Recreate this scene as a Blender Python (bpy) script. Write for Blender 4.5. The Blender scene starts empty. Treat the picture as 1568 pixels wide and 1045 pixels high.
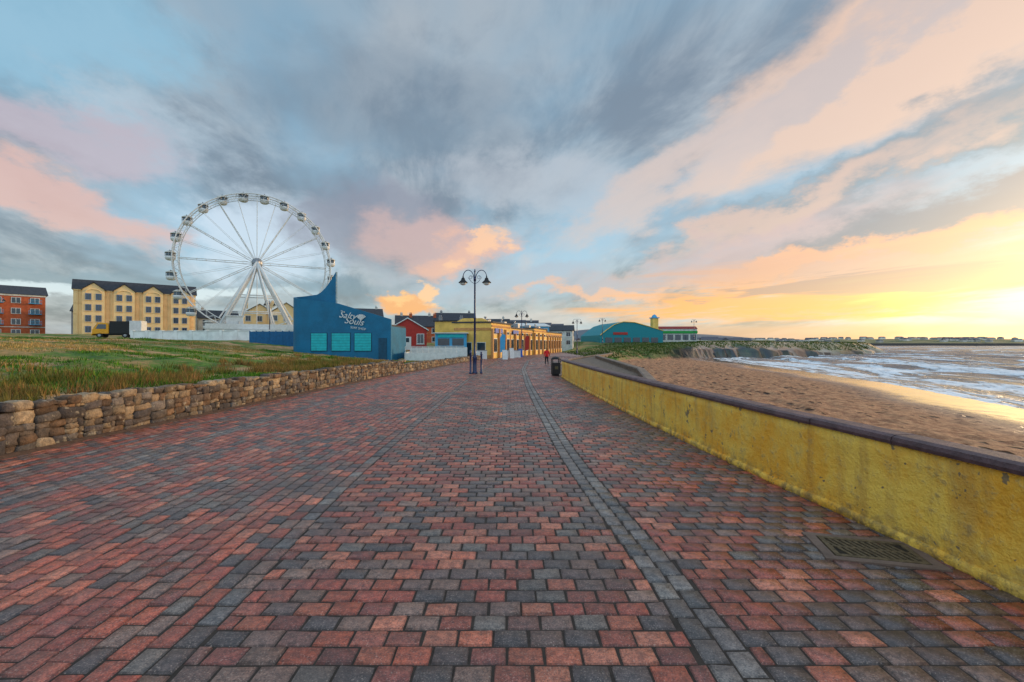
import bpy, math, random
import numpy as np
from mathutils import Vector, Matrix
random.seed(7); rng=np.random.default_rng(7)
scene=bpy.context.scene
R=math.radians

def lin(v):
    v/=255.0
    return v/12.92 if v<=0.04045 else ((v+0.055)/1.055)**2.4
def C(r,g,b,k=1.0): return (lin(r)*k,lin(g)*k,lin(b)*k,1.0)

# ---------------------------------------------------------------- noise
def vnoise(x,y,seed=0):
    x=np.asarray(x,float); y=np.asarray(y,float)
    xi=np.floor(x); yi=np.floor(y); xf=x-xi; yf=y-yi
    def h(a,b):
        t=np.sin(a*127.1+b*311.7+seed*74.7)*43758.5453
        return t-np.floor(t)
    u=xf*xf*(3-2*xf); v=yf*yf*(3-2*yf)
    return (h(xi,yi)*(1-u)+h(xi+1,yi)*u)*(1-v)+(h(xi,yi+1)*(1-u)+h(xi+1,yi+1)*u)*v
def fbm(x,y,seed=0,o=4):
    s=0;a=.5;t=0
    for i in range(o):
        s=s+a*vnoise(np.asarray(x)*2**i,np.asarray(y)*2**i,seed+i*13); t+=a; a*=.5
    return s/t
def sst(t): 
    t=np.clip(t,0,1); return t*t*(3-2*t)

# ---------------------------------------------------------------- node helper
class G:
    def __init__(s,nt): s.nt=nt; s.n=nt.nodes; s.l=nt.links
    def put(s,sock,v):
        if isinstance(v,bpy.types.NodeSocket): s.l.new(v,sock)
        elif v is not None:
            try: sock.default_value=v
            except Exception: sock.default_value=tuple(v)[:3]
    def m(s,op,a,b=None,c=None,clamp=False):
        n=s.n.new('ShaderNodeMath'); n.operation=op; n.use_clamp=clamp
        for i,v in enumerate((a,b,c)):
            if v is not None: s.put(n.inputs[i],v)
        return n.outputs[0]
    def add(s,a,b): return s.m('ADD',a,b)
    def mul(s,a,b): return s.m('MULTIPLY',a,b)
    def sub(s,a,b): return s.m('SUBTRACT',a,b)
    def sm(s,x,lo,hi,a=0.,b=1.):
        n=s.n.new('ShaderNodeMapRange'); n.interpolation_type='SMOOTHSTEP'
        s.put(n.inputs['Value'],x)
        n.inputs['From Min'].default_value=lo; n.inputs['From Max'].default_value=hi
        n.inputs['To Min'].default_value=a; n.inputs['To Max'].default_value=b
        return n.outputs[0]
    def mix(s,f,a,b,mode='MIX'):
        n=s.n.new('ShaderNodeMix'); n.data_type='RGBA'; n.blend_type=mode
        s.put(n.inputs[0],f); s.put(n.inputs[6],a); s.put(n.inputs[7],b); return n.outputs[2]
    def vec(s,x,y,z=0.):
        n=s.n.new('ShaderNodeCombineXYZ'); s.put(n.inputs[0],x); s.put(n.inputs[1],y); s.put(n.inputs[2],z); return n.outputs[0]
    def sep(s,v):
        n=s.n.new('ShaderNodeSeparateXYZ'); s.put(n.inputs[0],v); return n.outputs
    def noise(s,v,scale=1.,detail=4.,rough=.55,dist=0.):
        n=s.n.new('ShaderNodeTexNoise'); s.put(n.inputs['Vector'],v)
        n.inputs['Scale'].default_value=scale; n.inputs['Detail'].default_value=detail
        n.inputs['Roughness'].default_value=rough; n.inputs['Distortion'].default_value=dist
        return n.outputs[0]
    def vor(s,v,scale,feat='F1'):
        n=s.n.new('ShaderNodeTexVoronoi'); n.feature=feat; s.put(n.inputs['Vector'],v); n.inputs['Scale'].default_value=scale
        return n.outputs
    def gauss(s,x,c,w):
        d=s.m('DIVIDE',s.sub(x,c),w); return s.m('EXPONENT',s.mul(s.mul(d,d),-1.0))
    def coord(s,k='Object'):
        n=s.n.new('ShaderNodeTexCoord'); return n.outputs[k]
    def scl(s,v,sc):
        n=s.n.new('ShaderNodeVectorMath'); n.operation='MULTIPLY'; s.put(n.inputs[0],v); n.inputs[1].default_value=sc; return n.outputs[0]
    def attr(s,name):
        n=s.n.new('ShaderNodeAttribute'); n.attribute_name=name; return n
    def bump(s,h,strength=.3,dist=.02,normal=None):
        n=s.n.new('ShaderNodeBump'); n.inputs['Strength'].default_value=strength; n.inputs['Distance'].default_value=dist
        s.put(n.inputs['Height'],h)
        if normal is not None: s.put(n.inputs['Normal'],normal)
        return n.outputs[0]

def newmat(name):
    m=bpy.data.materials.new(name); m.use_nodes=True
    g=G(m.node_tree); b=m.node_tree.nodes['Principled BSDF']
    return m,g,b
def mat(name,col,rough=.7,metal=0.,var=.25,scale=3.,bump=.15,spec=.4,grime=True):
    m,g,b=newmat(name); co=g.coord()
    n=g.noise(co,scale,4,.6); n2=g.noise(co,scale*9,2,.6)
    dark=tuple(c*(1-var) for c in col[:3])+(1,); lt=tuple(min(1,c*(1+var*.5)) for c in col[:3])+(1,)
    c=g.mix(g.sm(n,.3,.7),dark,lt); c=g.mix(g.mul(g.sm(n2,.5,.75),var*.8),c,tuple(c*.5 for c in col[:3])+(1,))
    g.put(b.inputs['Base Color'],c); g.put(b.inputs['Roughness'],g.sm(n2,.2,.8,max(.05,rough-.1),min(1,rough+.1)))
    b.inputs['Metallic'].default_value=metal; b.inputs['Specular IOR Level'].default_value=spec
    if bump: g.put(b.inputs['Normal'],g.bump(n2,bump,.02))
    return m

# ---------------------------------------------------------------- mesh accumulator
class Acc:
    def __init__(s): s.v=[]; s.f=[]
    def box(s,cx,cy,cz,sx,sy,sz,rz=0.):
        c,d=math.cos(rz),math.sin(rz); o=len(s.v)
        for k in (-.5,.5):
            for (i,j) in ((-.5,-.5),(.5,-.5),(.5,.5),(-.5,.5)):
                x,y=i*sx,j*sy; s.v.append((cx+x*c-y*d,cy+x*d+y*c,cz+k*sz))
        for f in ((3,2,1,0),(4,5,6,7),(0,1,5,4),(1,2,6,5),(2,3,7,6),(3,0,4,7)): s.f.append(tuple(o+i for i in f))
    def poly(s,pts):
        o=len(s.v); s.v+= [tuple(p) for p in pts]; s.f.append(tuple(range(o,o+len(pts))))
    def prism(s,pts,off):   # extrude polygon pts by vector off
        n=len(pts); o=len(s.v)
        s.v+=[tuple(p) for p in pts]+[(p[0]+off[0],p[1]+off[1],p[2]+off[2]) for p in pts]
        s.f.append(tuple(range(o,o+n))); s.f.append(tuple(range(o+2*n-1,o+n-1,-1)))
        for i in range(n): j=(i+1)%n; s.f.append((o+i,o+n+i,o+n+j,o+j))
    def tube(s,pts,r,n=8,cap=True,closed=False):
        pts=[Vector(p) for p in pts]; m=len(pts); rr=r if isinstance(r,(list,tuple)) else [r]*m
        o=len(s.v)
        for i,p in enumerate(pts):
            if closed: d=(pts[(i+1)%m]-pts[i-1])
            else: d=(pts[min(i+1,m-1)]-pts[max(i-1,0)])
            d.normalize(); up=Vector((0,0,1)) if abs(d.z)<.95 else Vector((0,1,0))
            a=d.cross(up).normalized(); b=d.cross(a)
            for k in range(n):
                t=2*math.pi*k/n; q=p+(a*math.cos(t)+b*math.sin(t))*rr[i]; s.v.append(tuple(q))
        for i in range(m if closed else m-1):
            j=(i+1)%m
            for k in range(n): l=(k+1)%n; s.f.append((o+i*n+k,o+i*n+l,o+j*n+l,o+j*n+k))
        if cap and not closed:
            s.f.append(tuple(o+k for k in range(n-1,-1,-1))); s.f.append(tuple(o+(m-1)*n+k for k in range(n)))
    def lathe(s,prof,cx,cy,n=12): # prof list (r,z)
        o=len(s.v)
        for r,z in prof:
            for k in range(n):
                t=2*math.pi*k/n; s.v.append((cx+r*math.cos(t),cy+r*math.sin(t),z))
        for i in range(len(prof)-1):
            for k in range(n): l=(k+1)%n; s.f.append((o+i*n+k,o+i*n+l,o+(i+1)*n+l,o+(i+1)*n+k))
        s.f.append(tuple(o+k for k in range(n-1,-1,-1))); s.f.append(tuple(o+(len(prof)-1)*n+k for k in range(n)))
    def obj(s,name,mt,parent=None,smooth=False,bevel=0.):
        me=bpy.data.meshes.new(name); me.from_pydata(s.v,[],s.f); me.update()
        if smooth: 
            for p in me.polygons: p.use_smooth=True
        me.materials.append(mt); ob=bpy.data.objects.new(name,me); scene.collection.objects.link(ob)
        if parent: ob.parent=parent
        if bevel:
            b=ob.modifiers.new('bev','BEVEL'); b.width=bevel; b.segments=2; b.limit_method='ANGLE'
        return ob
def empty(name,loc=(0,0,0),rz=0.,sc=1.):
    e=bpy.data.objects.new(name,None); e.empty_display_size=.5; e.location=loc; e.rotation_euler=(0,0,rz); e.scale=(sc,sc,sc)
    scene.collection.objects.link(e); return e
def npmesh(name,V,F,mt,smooth=False,cols=None,cname='Col',dom='FACE'):
    me=bpy.data.meshes.new(name); V=np.asarray(V,np.float32); F=np.asarray(F,np.int32)
    nv,nf,k=len(V),len(F),F.shape[1]
    me.vertices.add(nv); me.vertices.foreach_set('co',V.ravel()); me.loops.add(nf*k); me.loops.foreach_set('vertex_index',F.ravel())
    me.polygons.add(nf); me.polygons.foreach_set('loop_start',np.arange(0,nf*k,k,dtype=np.int32)); 
    me.update(calc_edges=True)
    if smooth: me.polygons.foreach_set('use_smooth',np.ones(nf,bool))
    if cols is not None:
        a=me.attributes.new(cname,'FLOAT_COLOR',dom); c=np.ones((len(cols),4),np.float32); c[:,:cols.shape[1]]=cols
        a.data.foreach_set('color',c.ravel())
    me.validate(); me.materials.append(mt)
    ob=bpy.data.objects.new(name,me); scene.collection.objects.link(ob); return ob

# ---------------------------------------------------------------- layout curves
def SW(y): return np.interp(y,[-20,8.8,15,21.3,33.3,59,66,117,150],[-10.3,-9.95,-9.6,-9.3,-8.3,-5,-3.4,13,24])
def RW(y): return np.interp(y,[-20,3.9,5.4,7.3,9.8,14.5,20,29.5,45,62,85,110,160],[5.4,4.42,4.30,4.12,3.93,3.66,3.45,3.2,4.2,8,16,27,50])
def RW2(y): return np.maximum(RW(y)+.32,np.interp(y,[-20,15,17,22,34,50,70,90],[0,0,4.3,6.8,9.6,11.2,13,20]))
def XS(y): return np.interp(y,[-300,-50,10,32,55,90,126,150,900],[5,23,31,36.5,44.5,52,58,65,90])
def LL(y): return np.interp(y,[-5,3.17,4.6,5.7,7.5,10.6,28.4,60,90],[-2.1,-2.25,-2.36,-2.46,-2.54,-2.56,-2.6,-1.6,3])
def RB(y): return np.interp(y,[-5,2.95,4.33,7.16,9.35,15.5,24,39,59,90],[1.45,1.36,1.26,1.03,.92,.8,.70,.78,1.9,9])
def smoothcurve(f):
    ys=np.linspace(-25,170,1951); v=f(ys); k=np.hanning(41); k/=k.sum()
    vs=np.convolve(np.pad(v,20,'edge'),k,'valid')
    return lambda y: np.interp(y,ys,vs)
SW=smoothcurve(SW); RW=smoothcurve(RW); LL=smoothcurve(LL); RB=smoothcurve(RB)
YCX=[5,14,25,40,67,113,171,190]; YCY=[58,68,88,112,146,166,205,215]

# ---------------------------------------------------------------- terrain
def height(x,y):
    x=np.asarray(x,float); y=np.asarray(y,float)
    sw=SW(y)-.3; rw=RW(y); rw2=RW2(y); xs=XS(y)
    # field on the left
    t=sw-x
    edge=np.interp(y,[-20,30,36,48,60],[.82,.74,.45,.2,.05])
    nearf=np.clip((46-y)/14,0,1)
    hf=edge+ (2.6-edge)*sst((t-.5)/36) +.35*(fbm(x*.12,y*.12,3)-.5)*sst(t/4)+.34*(fbm(x*.7,y*.7,5)-.5)*sst(t/1.5)+ nearf*1.0*np.exp(-((t-6)/4.)**2)*(fbm(x*.22,y*.22,9)-.12)
    hf=hf+1.6*sst((t-55)/50)
    # beach
    tb=x-rw2
    frac=tb/np.maximum(xs-rw2,1)
    hb=-.95-1.55*np.clip(frac,-.2,1)-.06*np.clip(x-xs,0,60)
    sandn=.25*(fbm(x*.25,y*.18,21)-.5)+.30*(fbm(x*1.1,y*1.1,22)-.5)+.20*(fbm(x*1.9,y*1.6,23,2)-.5)
    hb=hb+sandn*np.clip((1-frac)*2.2-.25,.08,1)
    # headland
    yc=np.interp(x,YCX,YCY)+9*(fbm(x*.06,y*.02,31)-.5)+5*(fbm(x*.3,y*.15,32)-.5)+2.5*(fbm(x*1.1,y*.3,38)-.5)
    dq=y-yc
    M=.5*sst(dq/np.interp(x,[10,60],[12,2.5]))+.5*sst((dq-1.5*fbm(x*.3,2,37))/np.interp(x,[10,60],[14,16]))
    M=M*sst((181+6*(fbm(y*.05,x*.05,33)-.5)-x)/7)
    top=np.interp(x,[5,30,70,171],[0.1,1.5,3.0,2.6])+.7*(fbm(x*.06,y*.06,35)-.5)+1.2*sst((y-220)/300)
    rg=np.clip(M*(1-M)*4,0,1)*sst((x-30)/20)
    hr=hb*(1-M)+top*M+rg*1.3*(fbm(x*.5,y*.5,36)-.5)
    z=np.where(x<sw,hf,np.where(x>rw2,hr,np.where(x>rw,-.12,-.05)))
    town=sst((y-112)/20)
    zt=np.where(x>rw2,hr,2.9*sst((y-112)/50)-.05)
    z=np.where((x<=rw2)&(x>=sw),np.where(town>0,zt,z),z)
    M=np.where(x>rw2,M,0)
    sand=np.where((x>rw)&(y<230)&(x<185),1-sst((M-.06)/.12),0); 
    slope=np.where(x>rw2,sst((M-.02)/.05)*(1-sst((M-.60-.5*(fbm(x*.25,y*.25,39)-.5))/.12))*sst((x-34)/14),0)
    wet=np.where(x>rw2,sst(((x-xs)+10+5*fbm(y*.12,x*.02,51))/7),0)
    return z,sand,slope,wet
def axis(lo,hi,a,b,st,gr=1.12,mid=None,gm=1.03):
    c=list(np.arange(a,b,st)); s=st
    while c[-1]<hi:
        s=min(s*(gm if (mid and c[-1]<mid) else gr),120); c.append(c[-1]+s)
    s=st; 
    while c[0]>lo: s=min(s*gr,120); c.insert(0,c[0]-s)
    return np.array(c)
def grid(xs,ys):
    X,Y=np.meshgrid(xs,ys); nx,ny=len(xs),len(ys)
    i=np.arange(nx*ny).reshape(ny,nx)
    F=np.stack([i[:-1,:-1],i[:-1,1:],i[1:,1:],i[1:,:-1]],-1).reshape(-1,4)
    return X.ravel(),Y.ravel(),F

# ground material
m_ground,g,b=newmat('ground_sand_grass'); co=g.coord()
a=g.attr('Col'); sp=g.sep(a.outputs['Color']); sand,rock,wet=sp[0],sp[1],sp[2]
n1=g.noise(co,.22,4,.6); n2=g.noise(co,2.2,5,.65); n3=g.noise(co,14,3,.7)
dry=g.mix(g.sm(n2,.3,.7),C(182,142,88),C(134,120,60))
grn=g.mix(g.sm(n2,.35,.7),C(60,104,24),C(104,136,38))
gc=g.mix(g.sm(g.add(g.mul(n1,.75),g.mul(n2,.25)),.42,.53),dry,grn)
gc=g.mix(g.mul(g.sm(g.noise(g.scl(co,(.16,.5,1)),1.,4,.6),.52,.59),.85),gc,C(206,156,114))
headm=g.sm(g.sep(co)[0],16.,34.)
gc=g.mix(g.mul(headm,.9),gc,g.mix(g.sm(n2,.35,.65),C(48,74,24),C(86,96,40)))
gc=g.mix(g.mul(g.sm(n3,.45,.7),.4),gc,C(66,58,30))
sc=g.mix(g.sm(n2,.35,.65),C(146,96,66),C(194,142,102))
sc=g.mix(g.mul(g.sm(n3,.45,.75),.4),sc,C(108,72,50))
fp=g.vor(g.scl(co,(1,.7,1)),1.5)[0]
fpm=g.mul(g.sm(fp,.14,.36,1,0),g.sm(n1,.38,.52))
sc=g.mix(g.mul(fpm,.95),sc,C(50,34,28))
sc=g.mix(wet,sc,C(84,62,52))
rc=g.mix(g.sm(n2,.35,.65),C(14,11,11),C(40,31,27))
c=g.mix(sand,gc,sc); c=g.mix(rock,c,rc)
g.put(b.inputs['Base Color'],c)
g.put(b.inputs['Roughness'],g.m('SUBTRACT',.92,g.mul(wet,.80)))
b.inputs['Specular IOR Level'].default_value=.5
hh=g.add(g.mul(n3,.3),g.add(n2,g.mul(fpm,-1.2)))
drym=g.sub(1.,wet); g.put(b.inputs['Normal'],g.bump(g.mul(hh,drym),1.,.26))
xs=axis(-2500,3500,-32,46,.3,1.12,200); ys=axis(-60,3500,1,72,.3,1.12,240)
X,Y,F=grid(xs,ys); Z,sa,sl,we=height(X,Y)
npmesh('ground',np.stack([X,Y,Z],1),F,m_ground,True,np.stack([sa,sl,we],1),dom='POINT')

# far side of the bay: low land strip
def shoreh(x,y):
    d=y-(900+70*(fbm(x*.003,1,41)-.5)+14*(fbm(x*.03,2,43)-.5))
    return -4+6.5*sst(d/16)+sst(d/160)*(4.5+7*fbm(x*.0035,y*.002,42))+np.clip(d-160,0,900)*.006
m_fs,g,b=newmat('far_shore_land'); co=g.coord(); n=g.noise(co,.02,5,.65); zc=g.sep(co)[2]
c=g.mix(g.sm(n,.35,.65),C(84,92,58),C(128,122,82)); c=g.mix(g.sm(zc,1.5,3.5,1,0),c,C(62,54,50))
g.put(b.inputs['Base Color'],c); b.inputs['Roughness'].default_value=.95
X,Y,F=grid(np.arange(150,2600,7.),np.concatenate([np.arange(850,1000,5.),np.arange(1000,1700,30.)]))
Z=shoreh(X,Y)+sst((Y-930)/40)*2.2*(fbm(X*.06,Y*.06,44)-.5)
npmesh('far_shore',np.stack([X,Y,Z],1),F,m_fs,True)

# ---------------------------------------------------------------- sea
m_sea,g,b=newmat('sea_water'); co=g.coord(); a=g.attr('Col'); sp=g.sep(a.outputs['Color']); sd=g.mul(sp[0],200.)
px=g.sep(co)
along=px[1]
w1=g.noise(g.vec(g.mul(sd,.22),g.mul(along,.03),0.),1.,4,.65,.6)
w2=g.noise(g.vec(g.mul(sd,1.0),g.mul(along,.3),3.),1.,4,.7,.4)
near=g.sm(sd,0.,110.,1.,.0)
thr=g.add(g.mul(w1,.68),g.add(g.mul(w2,.32),g.mul(near,.06)))
foam=g.sm(thr,.52,.575)
foam=g.m('MAXIMUM',foam,g.mul(g.sm(g.m('ABSOLUTE',g.sub(sd,g.mul(g.noise(g.vec(0.,g.mul(along,.09),0.),1.,3,.6),6.))),0.,1.6,1.,0.),g.sm(w2,.35,.55)))
foam=g.mul(foam,g.sm(w2,.28,.46))
deep=g.mix(g.sm(sd,0.,60.),C(96,98,100),C(38,66,88))
g.put(b.inputs['Base Color'],g.mix(foam,deep,C(236,240,245)))
g.put(b.inputs['Roughness'],g.add(.24,g.mul(foam,.6)))
b.inputs['IOR'].default_value=1.33
r1=g.noise(g.scl(co,(1,.45,1)),.9,4,.6)
g.put(b.inputs['Normal'],g.bump(g.add(r1,g.add(g.mul(w1,1.5),g.mul(foam,.4))),1.,1.1))
ss=axis(-8,3400,-4,120,1.,1.1); ss=ss[ss>=-8]; ys=axis(-250,1100,5,200,1.2,1.1)
S_,Y,F=grid(ss,ys); X=XS(Y)+S_
Z=-2.5+.42*np.sin(S_*.36+3*fbm(S_*.02,Y*.03,61)*2.2)*np.clip(S_/20,0,1)+.4*(fbm(S_*.2,Y*.08,62)-.5)*np.clip(S_/8,0,1)
npmesh('sea',np.stack([X,Y,Z],1),F,m_sea,True,np.stack([np.clip(S_/200,0,1)]*3,1),dom='POINT')

# ---------------------------------------------------------------- pavement
pal_red=[(186,92,66),(196,106,78),(160,82,64),(172,96,78),(148,80,68),(206,122,94),(174,84,66)]
pal_dark=[(128,98,88),(116,92,86),(102,86,82),(138,104,90),(94,80,78),(146,112,98),(120,106,98),(130,88,78)]
pal_grey=[(124,112,108),(108,100,98),(134,122,116),(98,90,88),(142,130,122)]
bv=[];bf=[];bc=[]
def bricks(x0,x1,y0,y1,kind):
    n=len(x0); g_=.005; ins=.011
    x0=x0+g_+rng.uniform(-.003,.005,n); x1=x1-g_+rng.uniform(-.005,.003,n); y0=y0+g_+rng.uniform(-.003,.005,n); y1=y1-g_+rng.uniform(-.005,.003,n)
    zz=rng.normal(0,.0022,n); tx=rng.normal(0,.0022,n); ty=rng.normal(0,.0022,n)
    P=[]
    for (a,c,sx,sy) in ((x0,y0,-1,-1),(x1,y0,1,-1),(x1,y1,1,1),(x0,y1,-1,1)):
        P.append(np.stack([a,c,np.full(n,-.016)],1))
    for (a,c,sx,sy) in ((x0,y0,-1,-1),(x1,y0,1,-1),(x1,y1,1,1),(x0,y1,-1,1)):
        P.append(np.stack([a-sx*ins+rng.normal(0,.0025,n),c-sy*ins+rng.normal(0,.0025,n),zz+tx*sx+ty*sy],1))
    P=np.stack(P,1).reshape(-1,3); 
    o=sum(len(v) for v in bv)+np.arange(n)*8
    fs=[[4,5,6,7],[0,1,5,4],[1,2,6,5],[2,3,7,6],[3,0,4,7]]
    Fq=np.stack([np.stack([o+k for k in f],1) for f in fs],1).reshape(-1,4)
    cx=(x0+x1)/2; cy=(y0+y1)/2
    col=np.zeros((n,3)); cl=fbm(cx*.55,cy*.45,71); cl2=fbm(cx*.15+4,cy*.12,72)
    r=rng.random(n)
    for i in range(n):
        if kind=='band': p=random.choice(pal_grey)
        elif kind=='seam': p=random.choice(pal_grey if r[i]<.35 else pal_dark)
        else:
            pr={'c':.38,'l':.54,'r':.40}[kind]+1.2*(cl[i]-.5)+ .4*(cl2[i]-.5)
            p=random.choice(pal_red) if r[i]<pr else random.choice(pal_dark)
        j=random.uniform(.76,1.2); col[i]=[lin(q)*j for q in p]
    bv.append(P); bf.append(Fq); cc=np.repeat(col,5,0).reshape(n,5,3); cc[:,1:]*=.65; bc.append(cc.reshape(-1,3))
Lb,Wb=.265,.19; BW=.19
def transverse(fl,fr,kind,y0=-2,y1=80,skew=0.):
    A=[[],[],[],[]]; y=y0;k=0
    while y<y1:
        yc=y+Wb/2; a=float(fl(yc)); b_=float(fr(yc)); off=(k%2)*Lb/2+random.uniform(-.03,.03)
        x=a-off
        while x<b_:
            l,r_=max(x,a),min(x+Lb,b_)
            if r_-l>.05: A[0].append(l);A[1].append(r_);A[2].append(y);A[3].append(y+Wb)
            x+=Lb
        y+=Wb;k+=1
    bricks(*[np.array(q) for q in A],kind)
def longitudinal(fx,n,kind,y0=-2,y1=80,lim=None):
    A=[[],[],[],[]]; Bk=[[],[],[],[]]
    for i in range(n):
        y=y0+(i%2)*Lb/2+random.uniform(-.03,.03)
        while y<y1:
            yc=y+Lb/2; x=float(fx(yc))-(i+1)*BW
            if lim is None or x>lim(yc)-.02:
                T=A
                if lim is not None and i in (22,23,30): T=Bk
                T[0].append(x);T[1].append(x+BW);T[2].append(y);T[3].append(y+Lb)
            y+=Lb
    bricks(*[np.array(q) for q in A],kind)
    if Bk[0]: bricks(*[np.array(q) for q in Bk],'seam')
transverse(lambda y:LL(y),lambda y:RB(y),'c')
longitudinal(lambda y:RB(y)+2*BW,2,'band')
transverse(lambda y:RB(y)+2*BW,lambda y:RW(y)+.02,'r')
longitudinal(lambda y:LL(y),1,'seam')
longitudinal(lambda y:LL(y)-BW,44,'l',lim=SW)
m_br,g,b=newmat('clay_pavers'); co=g.coord(); a=g.attr('Col')
n1=g.noise(co,1.2,4,.6); n2=g.noise(co,75,2,.7); n3=g.noise(co,16,4,.7); n4=g.noise(co,.35,3,.6)
c=g.mix(1.,a.outputs['Color'],g.mix(g.sm(n3,.3,.7),(.52,.5,.5,1),(1.3,1.24,1.18,1)),'MULTIPLY')
c=g.mix(g.mul(g.sm(n2,.53,.65),.65),c,C(54,46,44)); c=g.mix(g.mul(g.sm(n2,.42,.32),.45),c,C(205,178,160))
c=g.mix(g.mul(g.sm(n1,.48,.70),.4),c,C(84,66,60))
c=g.mix(g.mul(g.sm(n4,.5,.7),.25),c,C(104,94,92))
g.put(b.inputs['Base Color'],c); g.put(b.inputs['Roughness'],g.sm(g.add(g.mul(n4,.6),g.mul(n1,.4)),.38,.62,.24,.52)); b.inputs['Specular IOR Level'].default_value=.55
g.put(b.inputs['Normal'],g.bump(g.add(n2,g.mul(n3,1.)),.75,.006))
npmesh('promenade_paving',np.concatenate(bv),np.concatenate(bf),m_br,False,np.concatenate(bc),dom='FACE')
m_bed=mat('paving_joint_sand',C(66,54,46),.9,scale=8)
def strip(fl,fr,y0,y1,z,st=.5,inset=0):
    ac=Acc(); ys=np.arange(y0,y1+st,st); 
    for i in range(len(ys)-1):
        p=[(float(fl(ys[i])),ys[i],z),(float(fr(ys[i])),ys[i],z),(float(fr(ys[i+1])),ys[i+1],z),(float(fl(ys[i+1])),ys[i+1],z)]
        ac.poly(p)
    return ac
strip(lambda y:SW(y)-.1,lambda y:RW(y)+.1,-3,80.2,-.011).obj('paving_bed',m_bed)
m_far,g,b=newmat('distant_paving'); co=g.coord(); n=g.noise(co,2.,5,.7)
g.put(b.inputs['Base Color'],g.mix(g.sm(n,.3,.7),C(120,90,82),C(156,114,102))); b.inputs['Roughness'].default_value=.45
strip(lambda y:SW(y)-.1,lambda y:RW(y)+.1,80.2,124,-.002,1.).obj('promenade_road',m_far)

# ---------------------------------------------------------------- yellow sea wall
m_yw,g,b=newmat('yellow_painted_render'); co=g.coord(); sp=g.sep(co)
n1=g.noise(co,1.3,5,.65); n2=g.noise(co,7,5,.7); n3=g.noise(co,45,2,.6)
streak=g.noise(g.scl(co,(3.5,3.5,.35)),1.,4,.6)
c=g.mix(g.sm(n1,.35,.65),C(246,174,44),C(255,206,84)); c=g.mix(g.mul(g.sm(n2,.5,.7),.4),c,C(255,218,128))
c=g.mix(g.mul(g.sm(streak,.50,.68),.45),c,C(182,132,64)); c=g.mix(g.mul(g.sm(n2,.57,.69),.55),c,C(146,114,72))
c=g.mix(g.mul(g.sm(g.noise(co,2.6,4,.7),.54,.68),.35),c,C(196,158,96))
dirt=g.mul(g.sm(sp[2],.0,.3,1,0),g.sm(n2,.4,.6)); c=g.mix(g.mul(dirt,.7),c,C(104,80,52))
c=g.mix(g.mul(g.sm(g.noise(co,4.,3,.8),.64,.67),.85),c,C(116,102,82))
g.put(b.inputs['Base Color'],c); b.inputs['Roughness'].default_value=.6
g.put(b.inputs['Normal'],g.bump(g.add(g.mul(n2,1.),g.add(g.mul(n3,.25),n1)),.85,.05))
m_cop=mat('dark_painted_coping',C(96,72,74),.55,var=.4,scale=5,bump=.5)
wall=empty('yellow_sea_wall')
def sweep(prof,f,y0,y1,st,closed=True,nz=.0,seed=0):
    ys=np.arange(y0,y1+.001,st); ac=Acc(); m=len(prof)
    for yy in ys:
        fx=float(f(yy)); dx=float(f(yy+.2)-f(yy-.2))/.4; L=math.hypot(1,dx); nx,ny=1/L,-dx/L
        for (u,z) in prof:
            k=float(fbm(yy*1.3,z*3+u*2,81+seed,3)-.5)*nz
            ac.v.append((fx+(u+k)*nx,yy+(u+k)*ny,z+k*.6))
    for i in range(len(ys)-1):
        for k in range(m if closed else m-1):
            l=(k+1)%m; ac.f.append((i*m+k,i*m+l,(i+1)*m+l,(i+1)*m+k))
    if closed:
        ac.f.append(tuple(range(m))); ac.f.append(tuple((len(ys)-1)*m+k for k in range(m-1,-1,-1)))
    return ac
prof=[(0,-.1)]+[(0,z) for z in (.0,.12,.3,.5,.7,.9,1.06)]+[(.30,1.06),(.30,.4),(.30,-1.6)]
sweep(prof,RW,-6,29.5,.2,True,.06).obj('wall_body',m_yw,wall,True)
prof=[(-.035,-.05),(-.035,.07),(-.01,.10),(.02,.10),(.02,-.05)]
sweep(prof,RW,-6,29.52,.12,True,.04,3).obj('wall_footing',m_yw,wall,True)
y=-6.
ac=Acc()
while y<29.4:
    L=random.uniform(1.1,1.3); e=min(y+L,29.6)
    j=random.uniform(-.006,.006)
    a2=sweep([(-.03+j,1.062),(-.04+j,1.10),(-.025+j,1.145),(.03,1.165+j),(.27,1.165+j),(.33,1.14),(.34,1.062)],RW,y,e-.012,(e-.012-y)/3-1e-4)
    o=len(ac.v); ac.v+=a2.v; ac.f+=[tuple(o+i for i in f) for f in a2.f]; y=e
ac.obj('coping',m_cop,wall,False)

m_conc=mat('weathered_concrete',C(128,112,100),.85,var=.4,scale=2,bump=.5)
m_cob=mat('revetment_stone',C(128,108,92),.85,var=.5,scale=5,bump=.9)
strip(lambda y:RW(y)+.3,lambda y:RW2(y)+.05,17,90,-.06).obj('sea_terrace',m_cob)
ow=empty('curved_stone_parapet')
sweep([(-.2,-1.8),(-.2,.22),(.2,.22),(.3,-1.8)],RW2,17,88,.5,True,.1,5).obj('parapet_body',m_cob,ow)
sweep([(-.26,.223),(-.26,.33),(-.18,.37),(.2,.37),(.28,.33),(.28,.223)],RW2,17,88,.5,True,.03,6).obj('parapet_coping',m_conc,ow)
kb=sweep([(-.12,-.05),(-.12,.12),(-.1,.14),(.12,.14),(.14,-.05)],RW,29.7,110,.6,True,.02,7); kb.obj('kerb',m_conc)

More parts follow.
